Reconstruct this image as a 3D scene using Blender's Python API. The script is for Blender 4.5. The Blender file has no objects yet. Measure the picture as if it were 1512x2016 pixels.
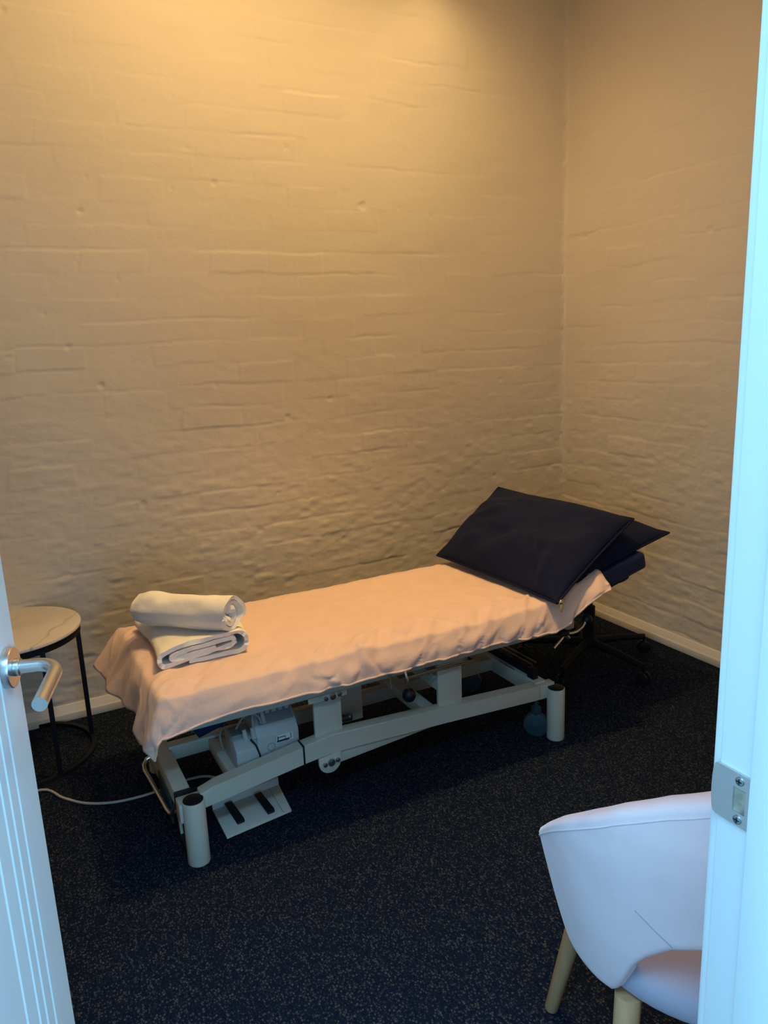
import bpy, bmesh, math, random
import numpy as np
from mathutils import Vector, Matrix, noise as mnoise

random.seed(7); RNG = np.random.default_rng(11)
PI = math.pi
COL = bpy.context.scene.collection
H_CAM = 1.43

# ------------------------------------------------------------------ materials
def mat(name, rgb=(.8, .8, .8), rough=.5, metal=0., sheen=0., bump=None, spec=.5, var=None, coat=0.):
    m = bpy.data.materials.new(name); m.use_nodes = True
    nt = m.node_tree; b = nt.nodes['Principled BSDF']
    b.inputs['Base Color'].default_value = (*rgb, 1)
    b.inputs['Roughness'].default_value = rough
    b.inputs['Metallic'].default_value = metal
    b.inputs['Specular IOR Level'].default_value = spec
    if sheen:
        b.inputs['Sheen Weight'].default_value = sheen
        b.inputs['Sheen Roughness'].default_value = .4
    if coat: b.inputs['Coat Weight'].default_value = coat
    tc = nt.nodes.new('ShaderNodeTexCoord')
    if bump:                       # list of (kind, scale, strength, distance[, stretch])
        prev = None
        for spec_ in bump:
            kind, sc, st, di = spec_[:4]
            src = tc.outputs['Object']
            if len(spec_) > 4:
                mp = nt.nodes.new('ShaderNodeMapping'); mp.inputs['Scale'].default_value = spec_[4]
                nt.links.new(src, mp.inputs['Vector']); src = mp.outputs['Vector']
            if kind == 'noise':
                t = nt.nodes.new('ShaderNodeTexNoise'); t.inputs['Scale'].default_value = sc
                t.inputs['Detail'].default_value = 4; out = t.outputs['Fac']
            elif kind == 'vor':
                t = nt.nodes.new('ShaderNodeTexVoronoi'); t.inputs['Scale'].default_value = sc; out = t.outputs['Distance']
            else:
                t = nt.nodes.new('ShaderNodeTexWave'); t.inputs['Scale'].default_value = sc
                t.inputs['Distortion'].default_value = 1.5; out = t.outputs['Fac']
            nt.links.new(src, t.inputs['Vector'])
            bp = nt.nodes.new('ShaderNodeBump'); bp.inputs['Strength'].default_value = st
            bp.inputs['Distance'].default_value = di
            nt.links.new(out, bp.inputs['Height'])
            if prev: nt.links.new(prev.outputs['Normal'], bp.inputs['Normal'])
            prev = bp
        nt.links.new(prev.outputs['Normal'], b.inputs['Normal'])
    if var:                        # (rgb2, scale, lo, hi[, stretch])
        rgb2, sc, lo, hi = var[:4]
        src = tc.outputs['Object']
        if len(var) > 4:
            mp = nt.nodes.new('ShaderNodeMapping'); mp.inputs['Scale'].default_value = var[4]
            nt.links.new(src, mp.inputs['Vector']); src = mp.outputs['Vector']
        t = nt.nodes.new('ShaderNodeTexNoise'); t.inputs['Scale'].default_value = sc; t.inputs['Detail'].default_value = 5
        nt.links.new(src, t.inputs['Vector'])
        r = nt.nodes.new('ShaderNodeValToRGB')
        r.color_ramp.elements[0].position = lo; r.color_ramp.elements[0].color = (*rgb, 1)
        r.color_ramp.elements[1].position = hi; r.color_ramp.elements[1].color = (*rgb2, 1)
        nt.links.new(t.outputs['Fac'], r.inputs['Fac'])
        nt.links.new(r.outputs['Color'], b.inputs['Base Color'])
    return m

M = {}
M['wall'] = mat('painted_brick', (.72, .66, .56), .62, bump=[('noise', 55, .18, .003, (1, 1, 1.8)), ('noise', 220, .2, .001)],
                var=((.68, .62, .52), 1.6, .35, .75), spec=.3)
M['plaster'] = mat('white_plaster', (.78, .76, .72), .7, bump=[('noise', 40, .1, .002)])
M['ceiling'] = mat('ceiling_paint', (.8, .78, .74), .8, bump=[('noise', 60, .1, .002)])
M['white'] = mat('white_gloss_paint', (.73, .75, .76), .4, bump=[('noise', 30, .06, .002, (1, 1, .25))])
M['skirt'] = mat('skirting_paint', (.74, .71, .64), .45, bump=[('noise', 45, .12, .002)])
M['cream'] = mat('cream_powder_coat', (.56, .58, .50), .42, bump=[('noise', 350, .06, .0006)])
M['black'] = mat('black_plastic', (.006, .008, .013), .45, spec=.35, bump=[('noise', 300, .05, .0005)])
M['blackm'] = mat('black_metal', (.004, .006, .011), .6, spec=.25, bump=[('noise', 200, .04, .0005)])
M['chrome'] = mat('chrome', (.75, .75, .75), .16, 1., bump=[('noise', 120, .02, .0004)])
M['steel'] = mat('brushed_steel', (.66, .65, .64), .34, 1., bump=[('noise', 60, .08, .0006, (1, 1, 12))])
M['bolt'] = mat('zinc_bolt', (.42, .44, .45), .32, 1., bump=[('noise', 150, .05, .0004)])
M['castor'] = mat('castor_grey', (.022, .06, .08), .5, bump=[('noise', 150, .04, .0005)])
M['vinyl'] = mat('navy_vinyl', (.005, .019, .072), .5, spec=.3, bump=[('noise', 400, .1, .0006)])
M['navy'] = mat('navy_cotton', (.004, .0075, .032), .9, sheen=.02, spec=.2, bump=[('noise', 16, .25, .01), ('noise', 700, .12, .0005)],
                var=((.0055, .0095, .037), 9, .35, .7))
M['pink'] = mat('peach_towelling', (.78, .58, .49), .95, sheen=.25, bump=[('noise', 26, .3, .008), ('noise', 600, .45, .0015)],
                var=((.74, .54, .455), 14, .35, .7))
M['terry'] = mat('white_towelling', (.88, .87, .83), .95, sheen=.25, bump=[('noise', 28, .35, .006), ('noise', 650, .5, .0016)],
                 var=((.84, .82, .78), 16, .35, .7))
M['velvet'] = mat('blush_velvet', (.84, .64, .66), .75, sheen=.5, bump=[('noise', 9, .12, .01), ('noise', 500, .08, .0006)],
                  var=((.77, .57, .60), 11, .45, .72))
M['velvet_shade'] = mat('blush_velvet_shaded', (.38, .34, .42), .8, sheen=.4, bump=[('noise', 12, .1, .008), ('noise', 500, .08, .0006)],
                 var=((.34, .31, .39), 10, .4, .7))  # same blush velvet, darkened: shade on the seat is put into its colour
M['wood'] = mat('light_oak', (.64, .36, .18), .5, bump=[('noise', 40, .12, .0012, (1, 1, .08))],
                var=((.52, .28, .13), 60, .35, .7, (1, 1, .06)))
M['box'] = mat('grey_casing', (.42, .47, .47), .5, bump=[('noise', 300, .06, .0005)])
M['boxd'] = mat('darker_grey_casing', (.25, .29, .3), .55, bump=[('noise', 300, .06, .0005)])
M['label'] = mat('label_paper', (.62, .66, .66), .5, bump=[('noise', 200, .02, .0003)])
M['ink'] = mat('label_ink', (.01, .012, .02), .5, bump=[('noise', 200, .02, .0003)])
M['cable'] = mat('grey_cable', (.4, .4, .38), .5, bump=[('noise', 200, .04, .0004)])
M['blueplastic'] = mat('navy_strap', (.01, .03, .12), .5, bump=[('noise', 300, .06, .0005)])
M['plate'] = mat('pedal_plate', (.60, .62, .58), .4, bump=[('noise', 200, .04, .0005)])
M['gold'] = mat('brass_zip', (.85, .72, .42), .25, 1., bump=[('noise', 200, .04, .0004)])
M['redink'] = mat('red_sticker_ink', (.30, .05, .03), .5, bump=[('noise', 200, .02, .0003)])
M['hollow'] = mat('raw_timber_hole', (.36, .30, .24), .8, var=((.16, .13, .1), 60, .4, .6))

def carpet_mat():
    m = bpy.data.materials.new('charcoal_loop_carpet'); m.use_nodes = True
    nt = m.node_tree; b = nt.nodes['Principled BSDF']
    b.inputs['Roughness'].default_value = 1.; b.inputs['Specular IOR Level'].default_value = .1
    tc = nt.nodes.new('ShaderNodeTexCoord')
    v = nt.nodes.new('ShaderNodeTexVoronoi'); v.inputs['Scale'].default_value = 205
    mp = nt.nodes.new('ShaderNodeMapping'); mp.inputs['Scale'].default_value = (1, .8, 1)
    nt.links.new(tc.outputs['Object'], mp.inputs['Vector']); nt.links.new(mp.outputs['Vector'], v.inputs['Vector'])
    r = nt.nodes.new('ShaderNodeValToRGB')
    e = r.color_ramp.elements
    e[0].position = .15; e[0].color = (.0008, .0052, .0215, 1)  # dark loops pushed blue: haze over the shaded floor is put into the colour
    e[1].position = .88; e[1].color = (.075, .078, .082, 1)
    k = e.new(.58); k.color = (.0048, .0105, .0240, 1)
    n = nt.nodes.new('ShaderNodeTexNoise'); n.inputs['Scale'].default_value = 150; n.inputs['Detail'].default_value = 2
    nt.links.new(mp.outputs['Vector'], n.inputs['Vector'])
    mx = nt.nodes.new('ShaderNodeMath'); mx.operation = 'MULTIPLY_ADD'
    inv = nt.nodes.new('ShaderNodeMath'); inv.operation = 'MULTIPLY_ADD'; inv.inputs[1].default_value = -1.15; inv.inputs[2].default_value = .95
    nt.links.new(v.outputs['Distance'], inv.inputs[0])
    rnd = nt.nodes.new('ShaderNodeMath'); rnd.operation = 'MULTIPLY_ADD'; rnd.inputs[1].default_value = .9
    nt.links.new(v.outputs['Color'], rnd.inputs[0]); nt.links.new(inv.outputs[0], rnd.inputs[2])
    nt.links.new(rnd.outputs[0], mx.inputs[0]); mx.inputs[1].default_value = .50
    mm = nt.nodes.new('ShaderNodeMath'); mm.operation = 'MULTIPLY'; mm.inputs[1].default_value = .22
    nt.links.new(n.outputs['Fac'], mm.inputs[0]); nt.links.new(mm.outputs[0], mx.inputs[2])
    nt.links.new(mx.outputs[0], r.inputs['Fac']); nt.links.new(r.outputs['Color'], b.inputs['Base Color'])
    bp = nt.nodes.new('ShaderNodeBump'); bp.inputs['Strength'].default_value = .8; bp.inputs['Distance'].default_value = .004
    bp.invert = True
    nt.links.new(v.outputs['Distance'], bp.inputs['Height']); nt.links.new(bp.outputs['Normal'], b.inputs['Normal'])
    return m
M['carpet'] = carpet_mat()

def marble_mat():
    m = bpy.data.materials.new('cream_marble'); m.use_nodes = True
    nt = m.node_tree; b = nt.nodes['Principled BSDF']; b.inputs['Roughness'].default_value = .3
    tc = nt.nodes.new('ShaderNodeTexCoord')
    def N(t, **kw):
        n = nt.nodes.new(t)
        for k, v in kw.items():
            if k == 'op': n.operation = v
            else: n.inputs[k].default_value = v
        return n
    L = nt.links.new
    base = N('ShaderNodeTexNoise', Scale=5., Detail=5.); L(tc.outputs['Object'], base.inputs['Vector'])
    r2 = nt.nodes.new('ShaderNodeValToRGB'); e = r2.color_ramp.elements
    e[0].position = .32; e[0].color = (.66, .60, .52, 1); e[1].position = .58; e[1].color = (.76, .71, .63, 1)
    L(base.outputs['Fac'], r2.inputs['Fac'])
    warp = N('ShaderNodeTexNoise', Scale=11., Detail=4.); L(tc.outputs['Object'], warp.inputs['Vector'])
    sep = nt.nodes.new('ShaderNodeSeparateXYZ'); L(tc.outputs['Object'], sep.inputs[0])
    out = r2.outputs['Color']
    # grey veins: wavering lines a.x + b.y = c
    for a, b_, c, w_, k in ((.87, -.49, .172, .007, .85), (-.40, .92, .10, .006, .4), (.95, .30, -.06, .005, .4)):
        mx = N('ShaderNodeMath', op='MULTIPLY'); L(sep.outputs['X'], mx.inputs[0]); mx.inputs[1].default_value = a
        my = N('ShaderNodeMath', op='MULTIPLY_ADD'); L(sep.outputs['Y'], my.inputs[0]); my.inputs[1].default_value = b_; L(mx.outputs[0], my.inputs[2])
        mw_ = N('ShaderNodeMath', op='MULTIPLY_ADD'); L(warp.outputs['Fac'], mw_.inputs[0]); mw_.inputs[1].default_value = .09; L(my.outputs[0], mw_.inputs[2])
        d = N('ShaderNodeMath', op='SUBTRACT'); L(mw_.outputs[0], d.inputs[0]); d.inputs[1].default_value = c + .045
        ab = N('ShaderNodeMath', op='ABSOLUTE'); L(d.outputs[0], ab.inputs[0])
        mr = nt.nodes.new('ShaderNodeMapRange'); mr.inputs['From Min'].default_value = 0; mr.inputs['From Max'].default_value = w_
        mr.inputs['To Min'].default_value = k; mr.inputs['To Max'].default_value = 0
        L(ab.outputs[0], mr.inputs['Value'])
        mk = N('ShaderNodeMath', op='MULTIPLY'); L(mr.outputs['Result'], mk.inputs[0]); L(warp.outputs['Fac'], mk.inputs[1])
        mix = nt.nodes.new('ShaderNodeMix'); mix.data_type = 'RGBA'; mix.inputs[7].default_value = (.26, .23, .20, 1)
        L(mk.outputs[0], mix.inputs[0]); L(out, mix.inputs[6]); out = mix.outputs[2]
    L(out, b.inputs['Base Color'])
    return m
M['marble'] = marble_mat()

# ------------------------------------------------------------------ mesh helpers
class MB:
    """collects shapes (world coordinates) into ONE mesh"""
    def __init__(s): s.bm = bmesh.new()
    def box(s, lo, hi, bev=0., mtx=None):
        lo, hi = Vector(lo), Vector(hi)
        g = bmesh.ops.create_cube(s.bm, size=1)
        vs = g['verts']
        c = (lo + hi) / 2; d = hi - lo
        for v in vs: v.co = Vector((v.co.x * d.x, v.co.y * d.y, v.co.z * d.z)) + c
        if bev > 0:
            es = list({e for v in vs for e in v.link_edges})
            r = bmesh.ops.bevel(s.bm, geom=es, offset=bev, segments=2, profile=.5, affect='EDGES')
            vs = list({v for f in r['faces'] for v in f.verts} | {v for v in vs if v.is_valid})
        if mtx is not None:
            for v in vs: v.co = mtx @ v.co
        return s
    def tube(s, pts, r, seg=16, cap=True, rfun=None):
        pts = [Vector(p) for p in pts]; n = len(pts); rings = []
        up = None
        for i, p in enumerate(pts):
            t = (pts[min(i + 1, n - 1)] - pts[max(i - 1, 0)]).normalized()
            if up is None:
                up = Vector((0, 0, 1)) if abs(t.z) < .9 else Vector((1, 0, 0))
            a = (up - t * up.dot(t)).normalized(); up = a; b = t.cross(a)
            rr = rfun(i / (n - 1)) if rfun else r
            rings.append([s.bm.verts.new(p + a * rr * math.cos(2 * PI * k / seg) + b * rr * math.sin(2 * PI * k / seg)) for k in range(seg)])
        for i in range(n - 1):
            for k in range(seg):
                k2 = (k + 1) % seg
                s.bm.faces.new((rings[i][k], rings[i][k2], rings[i + 1][k2], rings[i + 1][k]))
        if cap:
            s.bm.faces.new(list(reversed(rings[0]))); s.bm.faces.new(rings[-1])
        return s
    def cyl(s, p0, p1, r, seg=32, r1=None, bev=0.):
        p0, p1 = Vector(p0), Vector(p1); L = (p1 - p0).length
        r1 = r if r1 is None else r1
        if bev > 0:
            d = (p1 - p0) / L
            pts = [p0, p0 + d * bev * .3, p0 + d * bev, p1 - d * bev, p1 - d * bev * .3, p1]
            rad = [r - bev, r - bev * .3, r, r1, r1 - bev * .3, r1 - bev]
            return s.ringtube(pts, rad, seg)
        return s.ringtube([p0, p1], [r, r1], seg)
    def ringtube(s, pts, rad, seg=32):
        d = (Vector(pts[-1]) - Vector(pts[0])).normalized()
        up = Vector((0, 0, 1)) if abs(d.z) < .9 else Vector((1, 0, 0))
        a = (up - d * up.dot(d)).normalized(); b = d.cross(a); rings = []
        for p, r in zip(pts, rad):
            rings.append([s.bm.verts.new(Vector(p) + a * r * math.cos(2 * PI * k / seg) + b * r * math.sin(2 * PI * k / seg)) for k in range(seg)])
        for i in range(len(pts) - 1):
            for k in range(seg):
                k2 = (k + 1) % seg
                s.bm.faces.new((rings[i][k], rings[i][k2], rings[i + 1][k2], rings[i + 1][k]))
        s.bm.faces.new(list(reversed(rings[0]))); s.bm.faces.new(rings[-1])
        return s
    def ball(s, c, r, sc=(1, 1, 1), u=24, v=16):
        g = bmesh.ops.create_uvsphere(s.bm, u_segments=u, v_segments=v, radius=r)
        for w in g['verts']: w.co = Vector((w.co.x * sc[0], w.co.y * sc[1], w.co.z * sc[2])) + Vector(c)
        return s
    def prism(s, poly, vec, bev=0.):
        a = [s.bm.verts.new(Vector(p)) for p in poly]; b = [s.bm.verts.new(Vector(p) + Vector(vec)) for p in poly]
        n = len(poly); fs = [s.bm.faces.new(a), s.bm.faces.new(list(reversed(b)))]
        for i in range(n): fs.append(s.bm.faces.new((a[i], b[i], b[(i + 1) % n], a[(i + 1) % n])))
        if bev > 0:
            es = list({e for f in fs for e in f.edges})
            bmesh.ops.bevel(s.bm, geom=es, offset=bev, segments=2, profile=.5, affect='EDGES')
        return s
    def grid(s, P, closed_u=False):
        nu, nv = P.shape[:2]
        V = [[s.bm.verts.new(P[i, j]) for j in range(nv)] for i in range(nu)]
        for i in range(nu if closed_u else nu - 1):
            for j in range(nv - 1):
                i2 = (i + 1) % nu
                s.bm.faces.new((V[i][j], V[i2][j], V[i2][j + 1], V[i][j + 1]))
        return V

def wloc(o):
    v = Vector((0, 0, 0))
    while o is not None:
        v = v + o.location; o = o.parent
    return v
def obj(name, mb, m, parent=None, smooth=True, ang=40, label=None):
    bm = mb.bm if isinstance(mb, MB) else mb
    bmesh.ops.recalc_face_normals(bm, faces=bm.faces)
    me = bpy.data.meshes.new(name)
    off = wloc(parent) if parent else Vector((0, 0, 0))
    origin = Vector((0, 0, 0))
    bm.verts.ensure_lookup_table()
    lo = Vector([min(v.co[k] for v in bm.verts) for k in range(3)]); hi = Vector([max(v.co[k] for v in bm.verts) for k in range(3)])
    origin = Vector(((lo.x + hi.x) / 2, (lo.y + hi.y) / 2, lo.z))
    for v in bm.verts: v.co -= origin
    bm.to_mesh(me); bm.free()
    if smooth:
        for p in me.polygons: p.use_smooth = True
        if ang < 180:
            me.set_sharp_from_angle(angle=math.radians(ang))
    me.materials.append(m)
    o = bpy.data.objects.new(name, me); COL.objects.link(o)
    o.location = origin - off
    if parent: o.parent = parent
    if label: o['label'] = label
    return o
def thing(name, label, cat, loc, group=None):
    o = bpy.data.objects.new(name, None); COL.objects.link(o)
    o.empty_display_size = .05
    o.location = loc; tag(o, label, cat, group); return o
def tag(o, label, cat, group=None):
    o['label'] = label; o['category'] = cat
    if group: o['group'] = group
    return o
def struct(o, label=None, cat=None):
    o['kind'] = 'structure'
    if label: o['label'] = label
    if cat: o['category'] = cat
    return o
def npmesh(name, V, F, m, smooth=True):
    me = bpy.data.meshes.new(name)
    me.vertices.add(len(V)); me.vertices.foreach_set('co', V.astype(np.float32).ravel())
    nl = F.size
    me.loops.add(nl); me.loops.foreach_set('vertex_index', F.astype(np.int32).ravel())
    me.polygons.add(len(F)); me.polygons.foreach_set('loop_start', np.arange(0, nl, 4, dtype=np.int32))
    me.update(calc_edges=True); me.validate()
    if smooth: me.polygons.foreach_set('use_smooth', np.ones(len(me.polygons), bool))
    me.materials.append(m)
    o = bpy.data.objects.new(name, me); COL.objects.link(o); return o
def sstep(a, b, x):
    t = np.clip((x - a) / (b - a), 0, 1); return t * t * (3 - 2 * t)
def vnoise(x, y, seed):
    """smooth value noise on arrays"""
    r = np.random.default_rng(seed); N = 257
    T = r.standard_normal((N, N))
    xi = np.floor(x).astype(int); yi = np.floor(y).astype(int)
    fx = x - xi; fy = y - yi
    fx = fx * fx * fx * (fx * (fx * 6 - 15) + 10); fy = fy * fy * fy * (fy * (fy * 6 - 15) + 10)
    a = T[xi % N, yi % N]; b = T[(xi + 1) % N, yi % N]; c = T[xi % N, (yi + 1) % N]; d = T[(xi + 1) % N, (yi + 1) % N]
    return (a * (1 - fx) + b * fx) * (1 - fy) + (c * (1 - fx) + d * fx) * fy

# ------------------------------------------------------------------ room
XR, YB, ZC, XL, YF = 2.629, 3.052, 2.98, -1.5, .42
COURSE, Z0 = .0857, .068
def brick_height(U, Z, seed):
    """relief of painted brickwork (metres, outwards)"""
    r = np.random.default_rng(seed)
    wob = .0045 * vnoise(U * 5, Z * 3, seed + 1) + .0022 * vnoise(U * 21, Z * 14, seed + 2)
    zz = (Z - Z0 + wob) / COURSE
    ci = np.floor(zz).astype(int); fz = (zz - ci)
    uu = (U + .006 * vnoise(U * 4, Z * 9, seed + 3)) / .24 + .5 * (ci % 2) + .17 * np.sin(ci * 2.3)
    bi = np.floor(uu).astype(int); fu = uu - bi
    T = r.standard_normal((128, 128)); T2 = r.standard_normal((128, 128)); J = r.random((128, 128)); K = r.random((128, 128))
    face = .0004 * T[ci % 128, bi % 128] + .0016 * np.clip(T[(ci + 40) % 128, (bi + 17) % 128] - .7, 0, 1.2) + .0010 * T2[ci % 128, bi % 128] * (fz - .5)
    # soften the steps between bricks
    dz = np.minimum(fz, 1 - fz) * COURSE; du = np.minimum(fu, 1 - fu) * .24
    sharp = .0038
    edge = np.clip(dz / .006, 0, 1) * np.clip(du / .006, 0, 1)
    cj = np.where(fz < .5, ci, ci + 1)
    maskz = np.clip(.30 + .75 * vnoise(U * 4.5, cj * 7.7, seed + 5), 0, 1.3)
    bj = np.where(fu < .5, bi, bi + 1)
    masku = np.clip(K[ci % 128, bj % 128] * 2.6 - 2.0, 0, 1)
    g = -.0020 * maskz * np.exp(-(dz / sharp) ** 2) - .0010 * masku * np.exp(-(du / sharp) ** 2)
    low = sstep(1.55, .6, Z)
    n = .0022 * vnoise(U * 2.2, Z * 3.1, seed + 7) + .0005 * vnoise(U * 8, Z * 13, seed + 8) * (.6 + .6 * low)
    n = n + (.0002 + .0007 * low) * vnoise(U * 22, Z * 46, seed + 9) + (.00008 + .0003 * low) * vnoise(U * 50, Z * 95, seed + 10)
    pit = np.clip(vnoise(U * 30, Z * 34, seed + 12) - 2.1, 0, 1) * -.004
    return (face * edge + g) * (.8 + .4 * low) + n + pit
def relief_wall(name, us, zs, place, seed):
    U, Z = np.meshgrid(us, zs, indexing='ij')
    Hh = brick_height(U, Z, seed)
    V = place(U, Z, Hh).reshape(-1, 3)
    nu, nz = len(us), len(zs)
    i, j = np.meshgrid(np.arange(nu - 1), np.arange(nz - 1), indexing='ij')
    a = (i * nz + j).ravel()
    F = np.stack([a, a + nz, a + nz + 1, a + 1], 1)
    o = npmesh(name, V, F, M['wall'])
    return struct(o)
us = np.concatenate([np.array([XL, -.6]), np.arange(-.3, XR + .003, .006)]); us[-1] = XR
zs = np.arange(0, ZC + .006, .006); zs[-1] = ZC
# a paint-filled bead in the corner
def bead(u):
    return .006 * np.exp(-((XR - u) / .012) ** 2)
relief_wall('wall_back', us, zs, lambda U, Z, Hh: np.stack([U, YB - Hh - bead(U) * (1 + .5 * vnoise(U * 0, Z * 40, 3)), Z], -1), 21)
vs_ = np.concatenate([np.arange(YF - .12, YB - .003, .006), np.array([YB])])
relief_wall('wall_right', vs_, zs, lambda U, Z, Hh: np.stack([XR - Hh - .006 * np.exp(-((YB - U) / .012) ** 2), U, Z], -1), 57)
struct(obj('wall_left', MB().box((XL - .1, YF - .12, 0), (XL, YB, ZC)), M['plaster'], smooth=False))
struct(obj('floor', MB().box((XL - .1, -3.6, -.05), (XR + .1, YB + .1, 0)), M['carpet'], smooth=False))
struct(obj('ceiling', MB().box((XL - .1, YF - .12, ZC), (XR + .1, YB + .1, ZC + .08)), M['ceiling'], smooth=False))
XJ, XH, HD = .552, -.272, 2.06
fw = MB()
fw.box((XL, YF - .11, 0), (XH - .035, YF - .002, ZC)); fw.box((XJ + .035, YF - .11, 0), (XR, YF - .002, ZC)); fw.box((XH - .035, YF - .11, HD + .03), (XJ + .035, YF - .002, ZC))
struct(obj('wall_front', fw, M['plaster'], smooth=False))

# skirting boards: low vertical lip, sloped shoulder
def skirting(name, a, b, nrm):
    a, b, n = Vector(a), Vector(b), Vector(nrm)
    prof = [(0, 0), (.017, 0), (.017, .030), (.013, .036), (.004, .064), (0, .066)]
    return struct(obj(name, MB().prism([a + n * p + Vector((0, 0, q)) for p, q in prof], b - a, .0015), M['skirt'], ang=25))
skirting('baseboard_back', (XL, YB - .001, 0), (XR, YB - .001, 0), (0, -1, 0))
skirting('baseboard_right', (XR - .001, YF, 0), (XR - .001, YB, 0), (-1, 0, 0))
skirting('baseboard_left', (XL, YF, 0), (XL, YB, 0), (1, 0, 0))

# door frame: jambs, stop, head, architraves
fr = MB()
fr.box((XJ, YF - .125, 0), (XJ + .034, YF, HD), .0025)
fr.box((XH - .034, YF - .125, 0), (XH, YF, HD), .0025)
fr.box((XH - .034, YF - .125, HD), (XJ + .034, YF, HD + .032), .0025)
fr.box((XJ - .012, YF - .085, 0), (XJ + .002, YF - .040, HD), .002)
fr.box((XH - .002, YF - .085, 0), (XH + .012, YF - .040, HD), .002)
fr.box((XJ + .006, YF - .14, 0), (XJ + .075, YF - .11, HD + .07), .004)
fr.box((XH - .075, YF - .14, 0), (XH - .006, YF - .11, HD + .07), .004)
fr.box((XJ + .006, YF - .004, 0), (XJ + .075, YF + .012, HD + .07), .004)
fr.box((XH - .075, YF - .004, 0), (XH - .006, YF + .012, HD + .07), .004)
door_frame = struct(obj('trim_1', fr, M['white'], ang=30))

# strike plate: on the jamb rebate, lip curling round the room-side edge
sp = thing('strike_plate', 'brushed steel latch strike plate screwed to the white door jamb', 'strike plate', (XJ, YF - .017, .985))
pm = MB(); zc = 1.012; th = .0022
x0 = XJ - .0005
yA, yB, zA, zB = YF - .0345, YF - .001, zc - .026, zc + .026
hA, hB, hzA, hzB = YF - .031, YF - .0185, zc - .0125, zc + .0115
pm.box((x0 - th, yA, zA), (x0, hA, zB)); pm.box((x0 - th, hB, zA), (x0, yB, zB))
pm.box((x0 - th, hA, zA), (x0, hB, hzA)); pm.box((x0 - th, hA, hzB), (x0, hB, zB))
# curled lip with rounded ends
poly = []
for k in range(9):
    t = PI * k / 8
    poly.append((x0 - th, yB + .0055 * math.sin(t) ** .6 if 0 < k < 8 else yB, zc + .026 * math.cos(t)))
pm.prism(poly, (th, 0, 0))
plate = obj('plate', pm, M['steel'], sp, ang=30)
for zz in (zc + .019, zc - .0195):
    s_ = MB().cyl((x0 - th - .0012, YF - .0245, zz), (x0 - th + .0005, YF - .0245, zz), .0042, 20, bev=.0006)
    sc = obj('screw', s_, M['bolt'], sp)
    obj('screw_slot', MB().box((x0 - th - .0016, YF - .0272, zz - .0005), (x0 - th - .0009, YF - .0218, zz + .0005)).box((x0 - th - .0016, YF - .025, zz - .0027), (x0 - th - .0009, YF - .024, zz + .0027)), M['black'], sc, smooth=False)
obj('latch_hole', MB().box((x0 - .0008, hA, hzA), (x0 - .0003, hB, hzB)), M['hollow'], sp, smooth=False, label='dim latch hole showing raw timber')

# door leaf, opened into the room, hinged on the left jamb
W = .80
Fe = Vector((-.0093, 1.1757, 0)); dd = Vector((-.3258, -.9454, 0)); nn = Vector((.9454, -.3258, 0))
def D(s, o, z): return Fe + dd * s + nn * o + Vector((0, 0, z))
leaf = MB()
grooves = [.0745, .105, .131, .172, .40, .43, .46, .50, .62, .66, .70, .73]
prof = [(0, 0)]
for g in grooves: prof += [(g - .0035, 0), (g, -.0045), (g + .0035, 0)]
prof += [(W, 0), (W, -.036), (0, -.036)]
leaf.prism([D(s, o, .012) for s, o in prof], (0, 0, HD - .018))
door = struct(obj('door_1', leaf, M['white'], ang=20), 'white grooved door leaf standing open at the left edge', 'door')
zh, sh = .997, .043
hd = MB()
hd.ringtube([D(sh, 0.0005, zh), D(sh, .009, zh), D(sh, .0105, zh), D(sh, .0108, zh)], [.0290, .0290, .0280, .024], 40)
rose = obj('door_rose', hd, M['steel'], door)
hl = MB()
hl.cyl(D(sh, .0105, zh), D(sh, .019, zh), .0125, 28, bev=.001)
pth = [D(sh, .015, zh), D(sh, .03, zh), D(sh, .044, zh)]
for k in range(1, 11):
    a = PI / 2 * k / 10
    pth.append(D(sh + .034 * (1 - math.cos(a)), .044 + .028 * math.sin(a), zh - .002 * (k / 10)))
for k in range(1, 10):
    t = k / 9
    pth.append(D(sh + .034 + .086 * t, .072 + .004 * t, zh - .002 - .003 * t))
hl.tube(pth, .0098, 24)
obj('door_handle', hl, M['steel'], door, ang=50)

# ------------------------------------------------------------------ treatment couch
CX, CY = 1.02, 2.215
couch = thing('treatment_couch', 'adjustable treatment couch with cream steel frame under a peach towel', 'treatment couch', (CX, CY, 0))
YN, YFAR = 1.938, 2.488          # leg lines
XF, XHD = .362, 1.655            # foot and head legs
LEGH = .194
def rail(y0, y1):
    top = [(.385, .199), (.43, .212), (.702, .250), (.797, .2635), (1.20, .238), (1.575, .214), (1.59, .213)]
    bot = [(1.59, .161), (1.575, .162), (1.20, .184), (.797, .206), (.702, .193), (.43, .157), (.385, .149)]
    return MB().prism([(x, y0, z) for x, z in top + bot], (0, y1 - y0, 0), .004)
obj('side_rail', rail(1.945, 1.987), M['cream'], couch, ang=25)
obj('side_rail', rail(YFAR - .03, YFAR + .012), M['cream'], couch, ang=25)
obj('corner_block', MB().box((.322, 1.938, .130), (.395, 1.985, .1885), .003), M['cream'], couch, ang=25)
obj('corner_block', MB().box((.322, YFAR - .03, .130), (.395, YFAR + .01, .1885), .003), M['cream'], couch, ang=25)
obj('crossbar', MB().box((.322, 1.992, .150), (.368, 2.47, .2005), .004), M['cream'], couch, ang=25)
obj('crossbar', MB().box((1.592, 1.975, .155), (1.640, 2.47, .213), .004), M['cream'], couch, ang=25)
obj('corner_block', MB().box((1.589, 1.957, .152), (1.665, 1.990, .206), .003), M['cream'], couch, ang=25)
obj('corner_block', MB().box((1.589, YFAR - .03, .152), (1.665, YFAR + .01, .206), .003), M['cream'], couch, ang=25)
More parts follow.
